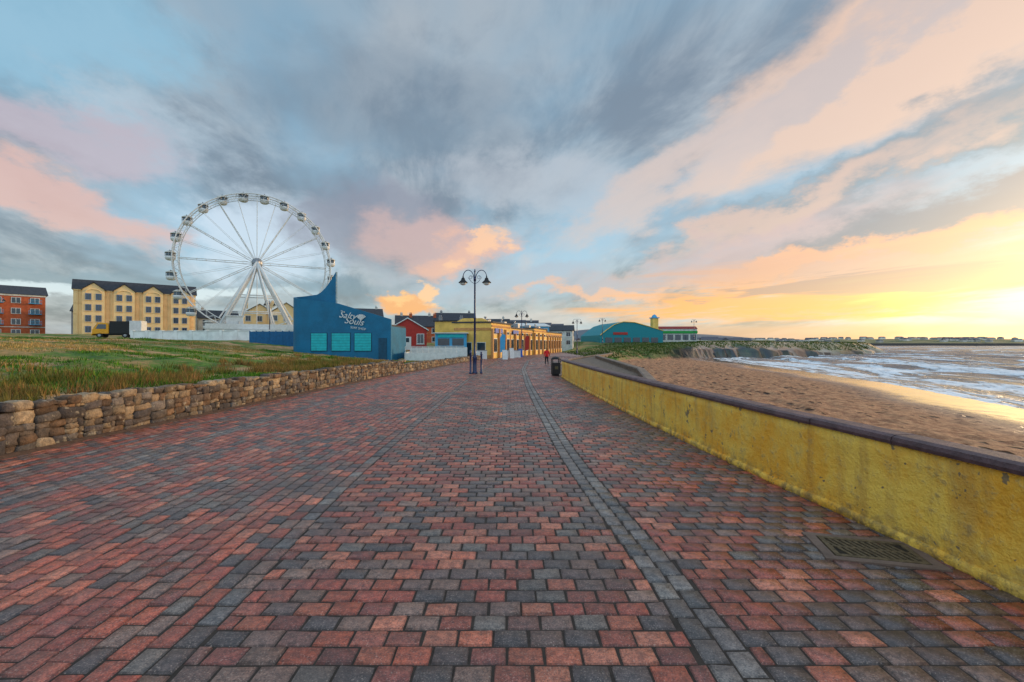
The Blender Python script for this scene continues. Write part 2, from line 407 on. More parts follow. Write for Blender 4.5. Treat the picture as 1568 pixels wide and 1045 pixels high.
# ---------------------------------------------------------------- rubble stone wall
def cubelat(n=4):
    P={};V=[];Fs=[]
    def idx(p):
        if p not in P: P[p]=len(V); V.append([q/(n-1)*2-1 for q in p])
        return P[p]
    for ax in range(3):
        for s in (0,n-1):
            for i in range(n-1):
                for j in range(n-1):
                    q=[]
                    for (a_,b_) in ((i,j),(i+1,j),(i+1,j+1),(i,j+1)):
                        p=[0,0,0]; p[ax]=s; p[(ax+1)%3]=a_; p[(ax+2)%3]=b_; q.append(idx(tuple(p)))
                    if s==0: q=q[::-1]
                    Fs.append(q)
    V=np.array(V); p=11
    k=(np.abs(V)**p).sum(1,keepdims=True)**(1/p); V=V/k
    return V,np.array(Fs)
LV,LF=cubelat(4)
pal_st=[(150,128,102),(120,106,94),(160,138,110),(104,92,84),(138,108,82),(128,118,110),(112,90,72),(172,150,122),(96,88,86)]
sv=[];sf=[];scol=[]; scount=0
def stone(c,w,d,h,ang,tl=.05):
    global scount
    v=LV*np.array([w,d,h])/2
    sd=random.random()*100
    nn=np.sin(LV@np.array([2.1,3.3,1.7])*1.7+sd)*.5+np.sin(LV@np.array([-3.1,1.3,2.9])*1.9+sd*2)*.5
    v=v*(1+nn[:,None]*.06)+rng.normal(0,.009,v.shape)
    sh=random.uniform(-.3,.3); v[:,0]+=v[:,2]*sh*.6; v[:,2]+=v[:,0]*random.uniform(-.12,.12)
    t=random.uniform(-tl,tl); x,z=v[:,0].copy(),v[:,2].copy(); v[:,0]=x*math.cos(t)-z*math.sin(t); v[:,2]=x*math.sin(t)+z*math.cos(t)
    ca,sa_=math.cos(ang),math.sin(ang); x,y_=v[:,0].copy(),v[:,1].copy(); v[:,0]=x*ca-y_*sa_; v[:,1]=x*sa_+y_*ca
    sv.append(v+np.array(c)); sf.append(LF+scount); scount+=len(LV)
    j=random.uniform(.6,1.2); p=random.choice(pal_st); scol.append(np.repeat([[lin(q)*j for q in p]],len(LF),0))
def rubble(y0,y1,hf,minw=.34,minh=.17):
    def split(s0,s1,z0,z1):
        w,h=s1-s0,z1-z0
        if w>minw*random.uniform(1.0,2.2) or h>minh*random.uniform(1.0,2.1):
            if w/h>1.7*random.uniform(.7,1.5):
                q=s0+w*random.uniform(.3,.7); split(s0,q,z0,z1); split(q,s1,z0,z1)
            else:
                q=z0+h*random.uniform(.3,.7); split(s0,s1,z0,q); split(s0,s1,q,z1)
        else:
            yc=(s0+s1)/2; dx=float(SW(yc+.2)-SW(yc-.2))/.4; ang=math.atan2(1,dx)
            stone((float(SW(yc))-.13+random.uniform(-.03,.03),yc,(z0+z1)/2),w*1.05,.28,h*1.05,ang)
    y=y0
    while y<y1:
        L=random.uniform(.7,1.9); h=hf(y); split(y,y+L,-.03,h*random.uniform(.84,.94)); y+=L
    y=y0
    while y<y1:
        L=random.uniform(.2,.62); yc=y+L/2; dx=float(SW(yc+.2)-SW(yc-.2))/.4; h=hf(y); hh_=random.uniform(.08,.2)
        stone((float(SW(yc))-.16+random.uniform(-.04,.04),yc,h*.9+hh_*.3),L*1.0,.38,hh_,math.atan2(1,dx),.12); y+=L
rubble(2,34.3,lambda y:np.interp(y,[0,34],[1.0,.9]))
rubble(34.4,62,lambda y:np.interp(y,[34,62],[.62,.5]),.5,.28)
m_st,g,b=newmat('rubble_stone'); co=g.coord(); a=g.attr('Col'); n1=g.noise(co,9,5,.7); n2=g.noise(co,40,3,.7)
c=g.mix(1.,a.outputs['Color'],g.mix(g.sm(n1,.3,.7),(.5,.5,.5,1),(1.15,1.12,1.08,1)),'MULTIPLY')
c=g.mix(g.mul(g.sm(g.noise(co,5.,4,.7),.56,.66),.6),c,C(186,174,152)); c=g.mix(g.mul(g.sm(n2,.52,.68),.6),c,C(54,46,40))
g.put(b.inputs['Base Color'],c); b.inputs['Roughness'].default_value=.88
g.put(b.inputs['Normal'],g.bump(g.add(n1,g.mul(n2,.4)),1.,.04))
sw=npmesh('rubble_stone_wall',np.concatenate(sv),np.concatenate(sf),m_st,False,np.concatenate(scol),dom='FACE')
m_mort=mat('wall_mortar',C(92,74,58),.95,var=.5,scale=10,bump=.6)
mw=sweep([(-.1,-.1),(-.1,.80),(-.34,.82),(-.34,-.1)],SW,2,34.3,.5,True,.04); o=mw.obj('mortar_core',m_mort,sw)
mw=sweep([(-.1,-.1),(-.1,.42),(-.34,.42),(-.34,-.1)],SW,34.4,62,.5,True,.04); mw.obj('mortar_core_low',m_mort,sw)
ac=sweep([(-.1,-.01),(-.05,.04),(.06,.03),(.16,.008),(.3,-.012)],SW,2,60,.25,False,.07,11); ac.obj('sand_verge',mat('verge_soil',C(112,82,62),.95,var=.4,scale=12,bump=.8),None,True)

# ---------------------------------------------------------------- grass blades
m_gr,g,b=newmat('grass_blades'); a=g.attr('Col'); g.put(b.inputs['Base Color'],a.outputs['Color']); b.inputs['Roughness'].default_value=.8; b.inputs['Specular IOR Level'].default_value=.2
def blades(name,x,y,z,h,w,cols,lean=.5):
    n=len(x); an=rng.uniform(0,2*np.pi,n); la=rng.uniform(0,2*np.pi,n); ll=h*rng.uniform(.1,lean,n)
    dx=np.cos(an)*w/2; dy=np.sin(an)*w/2
    A=np.stack([x-dx,y-dy,z-.03],1); B=np.stack([x+dx,y+dy,z-.03],1)
    T=np.stack([x+np.cos(la)*ll,y+np.sin(la)*ll,z+h],1)
    V=np.stack([A,B,T],1).reshape(-1,3); F=np.arange(3*n).reshape(-1,3)
    return npmesh(name,V,F,m_gr,False,cols,dom='FACE')
N=230000
yy=2+48*rng.random(N)**.8; tt=.4+44*rng.random(N)**1.7
xx=SW(yy)-tt
keep=(xx>-1.3*yy-6)&(xx<0)
dens=fbm(xx*.7,yy*.7,91); bare=fbm(xx*.16,yy*.5,92)
keep&=(dens+rng.random(N)*.35>.54)&(bare<.53+rng.random(N)*.05)
xx,yy,dens=xx[keep],yy[keep],dens[keep]
zz=height(xx,yy)[0]
gn=fbm(xx*.16,yy*.16,93); d=np.hypot(xx,yy)
green=np.clip((gn-.45)*9+.4+rng.normal(0,.2,len(xx)),0,1)
c1=np.array([C(184,146,86)[:3],C(150,128,62)[:3],C(206,170,108)[:3]])[rng.integers(0,3,len(xx))]
c2=np.array([C(70,118,24)[:3],C(98,142,34)[:3],C(54,92,20)[:3]])[rng.integers(0,3,len(xx))]
cols=c1*(1-green[:,None])+c2*green[:,None]; cols*=rng.uniform(.55,1.2,(len(xx),1))
blades('grass',xx,yy,zz,rng.uniform(.04,.11,len(xx))*(1+1.1*(dens>.6)),.012+.0009*d,cols)
tx=[];ty=[];tc=[]
for i in range(700):
    y=random.uniform(3,46); t=abs(random.gauss(0,1.))*2.2+.5
    if fbm(y*.3,t*.3,95)<.46: continue
    n=random.randint(40,90); r=random.uniform(.08,.3)
    tx.append(SW(y)-t+rng.normal(0,r,n)); ty.append(y+rng.normal(0,r,n)); tc.append(np.full(n,random.random()))
tx=np.concatenate(tx);ty=np.concatenate(ty);tc=np.concatenate(tc)[:,None]
k_=tx<SW(ty)-.36; tx,ty,tc=tx[k_],ty[k_],tc[k_]
cols=np.array([C(166,122,72)[:3]])*(1-tc)+np.array([C(98,110,38)[:3]])*tc; cols=cols*rng.uniform(.45,1.15,(len(tx),1))
blades('marram_grass',tx,ty,height(tx,ty)[0],rng.uniform(.12,.36,len(tx)),.016+.0007*np.hypot(tx,ty),cols,.8)
N=40000
hx_=rng.uniform(12,172,N); hy_=np.interp(hx_,YCX,YCY)+3+rng.random(N)**1.5*45
z_,s_,r_,w_=height(hx_,hy_); k_=(s_<.3)&(r_<.5)&(z_>-.5)
hx_,hy_,z_=hx_[k_],hy_[k_],z_[k_]; tc=rng.random((len(hx_),1))
blades('headland_grass',hx_,hy_,z_,rng.uniform(.12,.36,len(hx_)),rng.uniform(.15,.32,len(hx_)),(np.array([C(58,94,26)[:3]])*tc+np.array([C(92,102,44)[:3]])*(1-tc))*rng.uniform(.5,1.1,(len(hx_),1)),.8)

# ---------------------------------------------------------------- common mats
M_white=mat('white_paint',C(215,215,212),.5,var=.12,bump=.05)
M_dwhite=mat('dirty_white_render',C(205,203,196),.8,var=.25,scale=.8)
M_glass=mat('window_glass',C(40,52,64),.08,var=.2,bump=0,spec=.8)
M_slate=mat('slate_roof',C(56,56,62),.7,var=.3,scale=2)
M_cream=mat('cream_render',C(246,208,150),.8,var=.12,scale=.5)
M_redb=mat('red_brick_wall',C(184,92,56),.85,var=.25,scale=1.5)
M_grey=mat('grey_render',C(140,140,142),.85,var=.2,scale=.6)
M_blue=mat('teal_blue_render',C(0,104,142),.55,var=.18,scale=.7)
M_turq=mat('turquoise_shutter',C(24,182,188),.5,var=.15)
M_navy=mat('navy_metal_paint',C(22,40,84),.4,var=.2,spec=.6)
M_black=mat('black_plastic',C(22,22,24),.5,var=.2)
M_yel=mat('yellow_render',C(240,194,100),.75,var=.18,scale=.7)
M_red=mat('red_paint',C(176,46,36),.6,var=.15)
M_steel=mat('galvanised_steel',C(150,152,156),.45,metal=.7,var=.2)
M_iron=mat('rusty_cast_iron',C(112,94,70),.7,metal=.2,var=.4,scale=20,bump=.5)
M_brown=mat('terracotta_pillar',C(196,140,84),.8,var=.2)
M_sky=mat('light_blue_paint',C(70,160,205),.6,var=.15)
M_sign=mat('sign_blue',C(30,80,170),.5,var=.1)
M_lamp=mat('frosted_lamp_glass',C(210,212,205),.3,var=.05,bump=0)
M_green=mat('green_fascia',C(30,150,60),.6,var=.15)

# ---------------------------------------------------------------- buildings
def house(name,x,y,z,w,dep,h,rh,rz,wm,rm,floors=2,bays=3,chim=True,hip=False,gable_front=False,wb=M_white):
    """local: x along front, front at y=0 facing -y"""
    e=empty(name,(x,y,z),rz); a=Acc(); a.box(0,dep/2,h/2-1,w,dep,h+2)
    if gable_front: a.prism([(-w/2,0.002,h),(w/2,.002,h),(0,.002,h+rh)],(0,dep-.004,0))
    else: a.prism([(-w/2+.002,0,h),(-w/2+.002,dep,h),(-w/2+.002,dep/2,h+rh*.98)],(w-.004,0,0))
    a.obj('walls',wm,e)
    a=Acc(); o=.3; t=.18
    if gable_front:
        for s in (-1,1): a.prism([(s*(w/2+o),-o,h-.12),(s*(w/2+o),-o,h+t-.12),(0,-o,h+rh+t),(0,-o,h+rh+.01)],(0,dep+2*o,0))
    else:
        for (ya,yb) in ((-o,dep/2),(dep+o,dep/2)): a.prism([(-w/2-o,ya,h-.12),(-w/2-o,ya,h+t-.12),(-w/2-o,yb,h+rh+t),(-w/2-o,yb,h+rh+.01)],(w+2*o,0,0))
    a.obj('roof',rm,e)
    fr=Acc(); gl=Acc(); fh=h/floors; bw=w/bays
    for f in range(floors):
        for i in range(bays):
            cx=-w/2+bw*(i+.5); cz=fh*f+fh*.55
            ww=min(1.3,bw*.5); wh=min(1.5,fh*.5)
            if f==0 and i==bays//2 and bays>1:
                fr.box(cx,-.03,1.05,1.15,.1,2.1); gl.box(cx,-.085,1.55,.5,.02,.7); continue
            fr.box(cx,-.02,cz,ww+.2,.08,wh+.2); fr.box(cx,-.06,cz-wh/2-.14,ww+.4,.16,.08)
            gl.box(cx-ww/4,-.07,cz,ww/2-.05,.03,wh); gl.box(cx+ww/4,-.07,cz,ww/2-.05,.03,wh)
    for s in (-1,1):
        for f in range(floors):
            cz=fh*f+fh*.55; fr.box(s*(w/2+.02),dep/2,cz,.08,1.2,1.3); gl.box(s*(w/2+.07),dep/2,cz,.03,1.,1.1)
    fr.obj('window_frames',wb,e); gl.obj('window_glass',M_glass,e)
    if chim:
        a=Acc()
        for s in (-1,1):
            a.box(s*w*.36,dep/2,h+rh*.7+.6,.7,.6,1.6); a.box(s*w*.36,dep/2,h+rh*.7+1.45,.8,.7,.12)
            a.lathe([(.12,h+rh*.7+1.5),(.1,h+rh*.7+1.9)],s*w*.36-.15,dep/2,8); a.lathe([(.12,h+rh*.7+1.5),(.1,h+rh*.7+1.9)],s*w*.36+.15,dep/2,8)
        a.obj('chimneys',wm,e)
    return e

def hotel():
    x0,y0=-101.3,105.; L=23.3; e=empty('cream_apartment_hotel',(x0,y0,4.),R(40))
    D=12; H=10.8
    a=Acc(); a.box(L/2,D/2,H/2-1,L,D,H+2)
    gx=[3.5,9.0,14.5,20.]; gw=3.9
    for g_ in gx: a.box(g_,-.35,H/2-1,gw,.7,H+2-.01); a.prism([(g_-gw/2,-.7,H-.01),(g_+gw/2,-.7,H-.01),(g_,-.7,H+1.6)],(0,4,0))
    a.obj('walls',M_cream,e)
    a=Acc()
    a.prism([(-.3,-.3,H+.003),(-.3,D+.3,H+.003),(-.3,D-4,H+2.5),(-.3,2,H+2.5)],(L+.6,0,0))
    for g_ in gx:
        for s in (-1,1): a.prism([(g_+s*(gw/2+.25),-.95,H-.2),(g_+s*(gw/2+.25),-.95,H+.05),(g_,-.95,H+1.95),(g_,-.95,H+1.7)],(0,5.2,0))
    a.obj('roof',M_slate,e)
    fr=Acc(); gl=Acc(); tr=Acc()
    for f in range(4):
        cz=1.5+f*2.55
        for g_ in gx:
            for s in (-.9,.9):
                fr.box(g_+s,-.73,cz,1.05,.08,1.5); gl.box(g_+s-.23,-.78,cz,.38,.04,1.3); gl.box(g_+s+.23,-.78,cz,.38,.04,1.3); tr.box(g_+s,-.79,cz-.82,1.25,.2,.1)
    for g_ in gx:
        pts=[(g_+1.35*math.cos(t),-.78,10.15+.75*math.sin(t)) for t in np.linspace(0,math.pi,12)]; tr.tube(pts,.1,6)
    for f in (1,2,3): tr.box(L/2,-.05,.05+f*2.55,L,.1,.12)
    tr.box(L/2,-.12,H-.12,L+.2,.2,.2)
    for i in range(5): tr.tube([(i*5.5+.75,-.15,-1),(i*5.5+.75,-.15,H-.2)],.07,6)
    fr.obj('window_frames',mat('blue_window_frames',C(96,120,160),.5),e); gl.obj('window_glass',M_glass,e); tr.obj('stone_trim',M_cream,e)
hotel()
def flats():
    e=empty('red_brick_flats',(-127,112,3.6),R(50)); L=17; D=12; H=11
    a=Acc(); a.box(0,D/2,H/2-1,L,D,H+2); a.obj('walls',M_redb,e)
    a=Acc(); a.prism([(-L/2-.5,-.5,H+.01),(-L/2-.5,D+.5,H+.01),(-L/2-.5,D/2,H+2.6)],(L+1,0,0)); a.obj('roof',M_slate,e)
    fr=Acc(); gl=Acc(); bl=Acc()
    for f in range(4):
        for i in range(5):
            cx=-L/2+1.9+i*3.3; cz=1.4+f*2.7
            fr.box(cx,-.03,cz,1.7,.08,1.5); gl.box(cx-.4,-.08,cz,.65,.04,1.3); gl.box(cx+.4,-.08,cz,.65,.04,1.3)
            if i%2==0 and f: bl.box(cx,-.6,cz-.75,2.4,1.2,.12); [bl.box(cx+u,-1.18,cz-.3,.04,.04,.9) for u in np.linspace(-1.15,1.15,12)]; bl.box(cx,-1.18,cz+.16,2.4,.06,.06)
    fr.obj('window_frames',M_white,e); gl.obj('window_glass',M_glass,e); bl.obj('balconies',M_sky,e)
    a=Acc(); a.box(0,-.1,H-.25,L+.2,.25,.4); a.box(0,-.06,2.75,L,.12,.2); a.obj('bands',M_dwhite,e)
flats()
house('grey_terrace_house',-112,122,4.5,9,9,6.2,2.2,R(35),M_grey,M_slate,3,3)
house('grey_terrace_house',-107,126,4.5,7,9,8,1.8,R(35),M_grey,M_slate,3,3)
house('pitched_roof_house',-85,132,4.4,10,8,5,2.4,R(40),M_dwhite,M_slate,2,3)
house('cream_gabled_house',-67,135,5,9,9,6,3.2,R(32),M_cream,M_slate,2,3,gable_front=True)
house('cream_gabled_house',-76,137,5,9,9,6,3.0,R(32),M_cream,M_slate,2,3,gable_front=True)
house('cream_terrace_house',-58,140,5,14,9,6,2.6,R(28),M_cream,M_slate,2,5)
house('cream_terrace_house',-46,140,4.5,12,9,6,2.6,R(20),M_dwhite,M_slate,2,4)
house('slate_roof_house',-27,128,2.5,11,8,5,2.6,R(14),M_dwhite,M_slate,2,4)
house('slate_roof_house',-17,138,2.5,12,8,6,3,R(10),M_grey,M_slate,2,4)
house('brick_terrace_house',-21,108,2,8,7,4.2,2.3,R(14),M_redb,M_slate,2,3)
house('slate_roof_house',-8,150,2.5,14,8,5.4,2.4,R(0),M_dwhite,M_slate,2,5)
house('white_cottage',1,165,2.5,16,8,5.4,2.3,R(-5),M_dwhite,M_slate,2,5)
house('white_cottage',-12.5,92,1.2,6,6,3.6,2,R(5),M_grey,M_slate,1,3)
house('red_gabled_house',-17.2,75,1.2,6.2,9,3.2,1.9,R(12),M_red,M_white,1,3,chim=False,gable_front=True)

def kiosk():
    e=empty('blue_beach_kiosk',(-8.6,64,.6),R(5)); a=Acc(); a.box(0,1.5,1.5,4.4,3,3); a.obj('walls',M_sky,e)
    a=Acc(); a.box(0,1.4,3.06,4.9,3.6,.12); a.box(0,-.05,1.2,3.8,.4,.08); a.obj('roof',M_white,e)
    a=Acc(); a.box(-1,-.03,1.8,1.6,.06,1); a.box(1,-.03,1.8,1.6,.06,1); a.obj('hatches',M_glass,e)
    a=Acc(); a.box(0,-.06,2.65,3.6,.08,.4); a.obj('sign_board',M_turq,e)
kiosk()
rp=empty('white_access_ramp',(0,0,0))
a=Acc()
def wallseg(a,x0,y0,x1,y1,z0,z1,t=.18):
    L=math.hypot(x1-x0,y1-y0); a.box((x0+x1)/2,(y0+y1)/2,(z0+z1)/2,L,t,z1-z0,math.atan2(y1-y0,x1-x0))
wallseg(a,-12.2,52,-6.4,54.2,0,1.1); wallseg(a,-13,58,-5.8,59,.5,1.7); wallseg(a,-12.2,52,-13,58,0,1.15)
a.obj('ramp_walls',M_white,rp)
a=Acc()
for i in range(10):
    x=-12.2+i*.62; y=52+i*.235; a.tube([(x,y,1.1),(x,y,1.85)],.03,6)
for z in (1.5,1.85): a.tube([(-12.2,52,z),(-6.4,54.2,z)],.03,6)
a.obj('handrail',M_white,rp)

def seafront():
    x0,y0=-3.,66.; dx,dy=16.,50.; L=math.hypot(dx,dy); rz=math.atan2(dy,dx)
    e=empty('yellow_seafront_building',(x0,y0,0),rz)
    blocks=[(0,9,5.2),(9,24,4.7),(24,34,5.1),(34,L,4.6)]
    W=Acc(); Rf=Acc(); fr=Acc(); gl=Acc(); pl=Acc(); tm=Acc()
    for k,(a0,a1,h) in enumerate(blocks):
        off=(0,.25,0,.35)[k]
        W.box((a0+a1)/2,off+3,h/2,a1-a0,6,h); Rf.box((a0+a1)/2,off+3,h+.1,a1-a0+.3,6.5,.2); tm.box((a0+a1)/2,off-.06,h-.45,a1-a0-.01,.1,.25)
        n=max(2,int((a1-a0)/2.6)); bw=(a1-a0)/n
        for i in range(n):
            cx=a0+bw*(i+.5); fr.box(cx,off-.03,1.9,bw*.62,.08,2.1)
            gl.box(cx-bw*.14,off-.08,1.9,bw*.24,.04,1.9); gl.box(cx+bw*.14,off-.08,1.9,bw*.24,.04,1.9)
            fr.box(cx,off-.03,3.8,bw*.5,.08,.5); gl.box(cx,off-.08,3.8,bw*.42,.04,.36)
            pl.box(a0+bw*i+.02,off-.16,h*.42,.38,.32,h*.84)
    for (yy,zz,w_,h_) in ((1.5,1.5,1.2,1.6),(3.6,1.15,1.1,2.3),(5.0,1.6,.8,1.2)):
        fr.box(-.03,yy+.05,zz,.08,w_+.16,h_+.16); gl.box(-.08,yy+.05,zz,.04,w_,h_)
    tm.box(-.05,3,4.3,.1,5.8,.35); tm.box(-.05,3,.25,.1,6,.5)
    W.prism([(.0,.0,5.2),(.0,6,5.2),(.0,4.5,5.9),(.0,1.5,5.9)],(.4,0,0))
    W.box(16,9.2,2.9,20,6,5.8); Rf.box(16,9.2,5.9,20.4,6.4,.2)
    W.obj('walls',M_yel,e); Rf.obj('roof',M_slate,e); fr.obj('window_frames',M_white,e); gl.obj('window_glass',M_glass,e); pl.obj('pillars',M_brown,e); tm.obj('trim',M_brown,e)
    a=Acc()
    for i in range(5): a.box(6+i*8,3,5.6,1.2,1.,.8); a.lathe([(.15,5.2),(.15,6.4),(.25,6.45),(.25,6.6)],8+i*8,4,8)
    a.obj('roof_vents',M_steel,e)
    a=Acc(); a.box(3,-.14,4.1,3.4,.1,.7); a.box(12,-.0,4.1,3,.1,.6); a.obj('sign_board',M_sign,e)
seafront()
house('white_block_house',13.5,128,1.2,7,8,4.6,1.5,R(-10),M_dwhite,M_slate,2,3,chim=False)
house('blue_flat_house',6,118,.5,8,7,6.2,.7,R(20),M_sky,M_white,2,4,chim=False)

def aboard(x,y,rz,m,h=1.3):
    e=empty('pavement_sign',(x,y,0),rz); a=Acc()
    for s in (-1,1): a.prism([(-.35,s*.28,0.02),(.35,s*.28,0.02),(.35,s*.03,h),(-.35,s*.03,h)],(0,.03*s,0))
    a.obj('panels',m,e); a=Acc(); a.box(0,0,h+.02,.74,.1,.05); a.obj('top_rail',M_steel,e)
aboard(-1.0,62,.3,M_white); aboard(-.1,66.5,.5,M_white,1.5); aboard(1.3,73,.5,M_sign)
def banner(x,y,m):
    e=empty('feather_banner',(x,y,0)); a=Acc(); a.tube([(0,0,0),(0,0,3),(.3,0,3.6),(.7,0,3.5)],.025,6); a.box(0,0,.04,.6,.6,.08); a.obj('pole',M_steel,e)
    a=Acc(); a.prism([(.03,0,.9),(.7,0,1.2),(.78,0,3.4),(.3,0,3.55),(.03,0,3.0)],(0,.02,0)); a.obj('flag',m,e)
banner(-1.7,64.5,M_sky); banner(2.2,78,M_red)
def wallbox(name,x,y,w,d,h,m):
    e=empty(name,(x,y,0),.3); a=Acc(); a.box(0,0,h/2,w,d,h); a.obj('panels',m,e,bevel=.03); a=Acc(); a.box(0,0,h+.03,w+.1,d+.1,.06); a.obj('cap',M_steel,e)
wallbox('white_planter_screen',.2,70,2.2,.5,1.1,M_white)
wallbox('white_planter_screen',-4.4,63.2,1.8,.5,1.2,M_white)

def teal():
    e=empty('teal_amusement_arcade',(29,150,2.3),R(8)); D=22
    pr=[(0,0),(0,2.6),(2,4.2),(5,6.2),(8,7.1),(12,6.9),(17,5.6),(22,4.2),(22,0)]
    a=Acc(); a.prism([(x,0,z-1 if z==0 else z) for x,z in pr],(0,D,0)); a.obj('walls',mat('teal_cladding',C(20,130,140),.6,var=.15),e)
    a=Acc(); q=pr[1:-1]; a.tube([(x,-.15,z) for x,z in q],.13,6); a.obj('yellow_trim',M_yel,e)
    a=Acc(); a.box(7,-.1,3.2,5,.14,.8); a.obj('sign_board',M_red,e)
    a=Acc(); [a.box(3+i*3.2,-.06,1.0,2.4,.1,1.7) for i in range(6)]; a.obj('windows',M_glass,e)
    a=Acc(); a.box(21.3,5,4,2.0,2.0,9.2); a.obj('tower',M_yel,e)
    a=Acc(); a.prism([(20,3.7,8.603),(22.6,3.7,8.603),(22.6,6.3,8.603),(20,6.3,8.603)],(0,0,.3)); a.lathe([(1.1,8.9),(.7,9.6),(.05,10.)],21.3,5,8); a.obj('tower_roof',M_sky,e)
teal()
def shops():
    e=empty('green_fascia_shops',(62,170,3.2),R(-3)); a=Acc(); a.box(0,4,1.7,14,8,5.4); a.obj('walls',M_dwhite,e)
    a=Acc(); a.box(0,-.15,3.2,14.2,.3,.9); a.obj('fascia',M_green,e)
    a=Acc(); a.prism([(-7.2,-.2,4.42),(-7.2,8.2,4.42),(-7.2,6,5.4),(-7.2,2,5.4)],(14.4,0,0)); a.obj('roof',mat('red_roof',C(150,50,40),.7),e)
    a=Acc(); [a.box(-5.6+i*2.8,-.05,1.3,2.1,.1,2.0) for i in range(5)]; a.obj('windows',M_glass,e)
shops()
house('white_cottage',48,176,3.2,7,7,3,1.6,0,M_yel,M_redb,1,3,chim=False)

# blue cafe with swooping wall
def cafe():
    e=empty('blue_swoop_cafe',(0,0,0))
    y=50.
    fx0,fx1=-13.3,-23.2
    pts=[]
    for u in np.linspace(0,1,16): 
        X_=fx0+(fx1-fx0)*u; pts.append((X_,y+.35*u, 4.86+(6.65-4.86)*u/.61 if u<.61 else 6.65+(u-.61)*1.2))
    cx,cy,r=fx1,y+.35+1.7,1.7
    for a_ in np.linspace(-100,-262,20):
        th=R(a_); k=(-100-a_)/162
        pts.append((cx+r*.95*math.cos(th),cy+r*math.sin(th),7.12+.75*k))
    for u in np.linspace(.06,1,20): pts.append((cx+u*2.55,cy+r+.25*math.sin(u*3),7.87+ 2.76*(u**1.4)))
    def wall(pts,t,zb):
        a=Acc(); n=len(pts); P=[Vector((p[0],p[1])) for p in pts]
        for i,p in enumerate(pts):
            d=(P[min(i+1,n-1)]-P[max(i-1,0)]).normalized(); nn=Vector((d.y,-d.x))
            i_=P[i]+nn*t
            a.v+=[(P[i].x,P[i].y,zb),(P[i].x,P[i].y,p[2]),(i_.x,i_.y,p[2]),(i_.x,i_.y,zb)]
        for i in range(n-1):
            for k in range(4): l=(k+1)%4; a.f.append((4*i+k,4*i+l,4*i+4+l,4*i+4+k))
        a.f.append((0,1,2,3)); m_=4*(n-1); a.f.append((m_+3,m_+2,m_+1,m_)); return a
    wall(pts,.28,-.3).obj('swoop_wall',M_blue,e,False)
    a=Acc(); a.box(-17.6,y+4.0,1.9,8.4,7.,4.4); a.obj('body',M_blue,e)
    a=Acc(); a.box(-17.6,y+4.0,4.2,8.3,6.9,.2); a.obj('flat_roof',M_slate,e)
    a=Acc(); fr=Acc()
    for (x,w_) in ((-21.3,1.7),(-18.85,2.0),(-16.4,1.8),(-14.2,.9)):
        yf=y+.35*((fx0-x)/9.9)
        if w_>1: a.box(x,yf-.05,2.35,w_,.1,1.9); fr.box(x,yf-.03,2.35,w_+.16,.07,2.06)
        else: fr.box(x,yf-.03,1.5,w_,.1,2.6)
        for k in range(6):
            if w_>1: fr.box(x,yf-.105,1.6+k*.3,w_,.02,.02)
    a.obj('shutters',M_turq,e); fr.obj('shutter_frames',mat('dark_teal_trim',C(0,70,98),.5),e)
    def text(s,x,z,size,sh=.0,rz=0):
        cu=bpy.data.curves.new('lettering','FONT'); cu.body=s; cu.size=size; cu.extrude=.015; cu.align_x='CENTER'; cu.shear=sh
        o=bpy.data.objects.new('lettering',cu); o.data.materials.append(M_white); o.location=(x,y-.06,z); o.rotation_euler=(R(90),R(8),0); scene.collection.objects.link(o); o.parent=e
    text('Salty',-18.1,4.95,1.0,.35); text('Souls',-17.4,4.3,1.0,.35); text('SURF SHOP',-16.9,3.75,.34); text('The',-18.6,5.6,.3)
    a=Acc()
    sx,sz=-16.6,5.0
    for k in range(7):
        t0=R(20+k*20); a.prism([(sx,y-.05,sz-.3),(sx+.55*math.cos(t0),y-.05,sz+.35*math.sin(t0)),(sx+.59*math.cos(t0+R(8)),y-.05,sz+.42*math.sin(t0+R(8))),(sx+.55*math.cos(t0+R(16)),y-.05,sz+.35*math.sin(t0+R(16)))],(0,.04,0))
    a.obj('shell_emblem',M_white,e)
cafe()

e=empty('white_park_wall'); a=Acc()
wallseg(a,-60,72,-27,68,1.5,4.1,.25)
for i in range(14):
    x=-60+i*2.54; a.box(x,72-i*.308,2.9,.45,.45,2.7)
a.obj('wall_panels',mat('white_wall_paint',C(236,236,232),.7,var=.15,scale=.8),e); a=Acc(); wallseg(a,-60.1,72,-26.9,68,4.103,4.2,.4); a.obj('cap',M_white,e)
e=empty('blue_hoarding_fence'); a=Acc()
for i in range(11):
    x=-34.5+i*.95; a.box(x+.46,59.8-i*.18,2.7,.93,.06,2.1,-.19)
    a.box(x,59.9-i*.18,2.7,.1,.14,2.3)
a.obj('panels',mat('fence_blue',C(12,92,140),.6,var=.2),e)

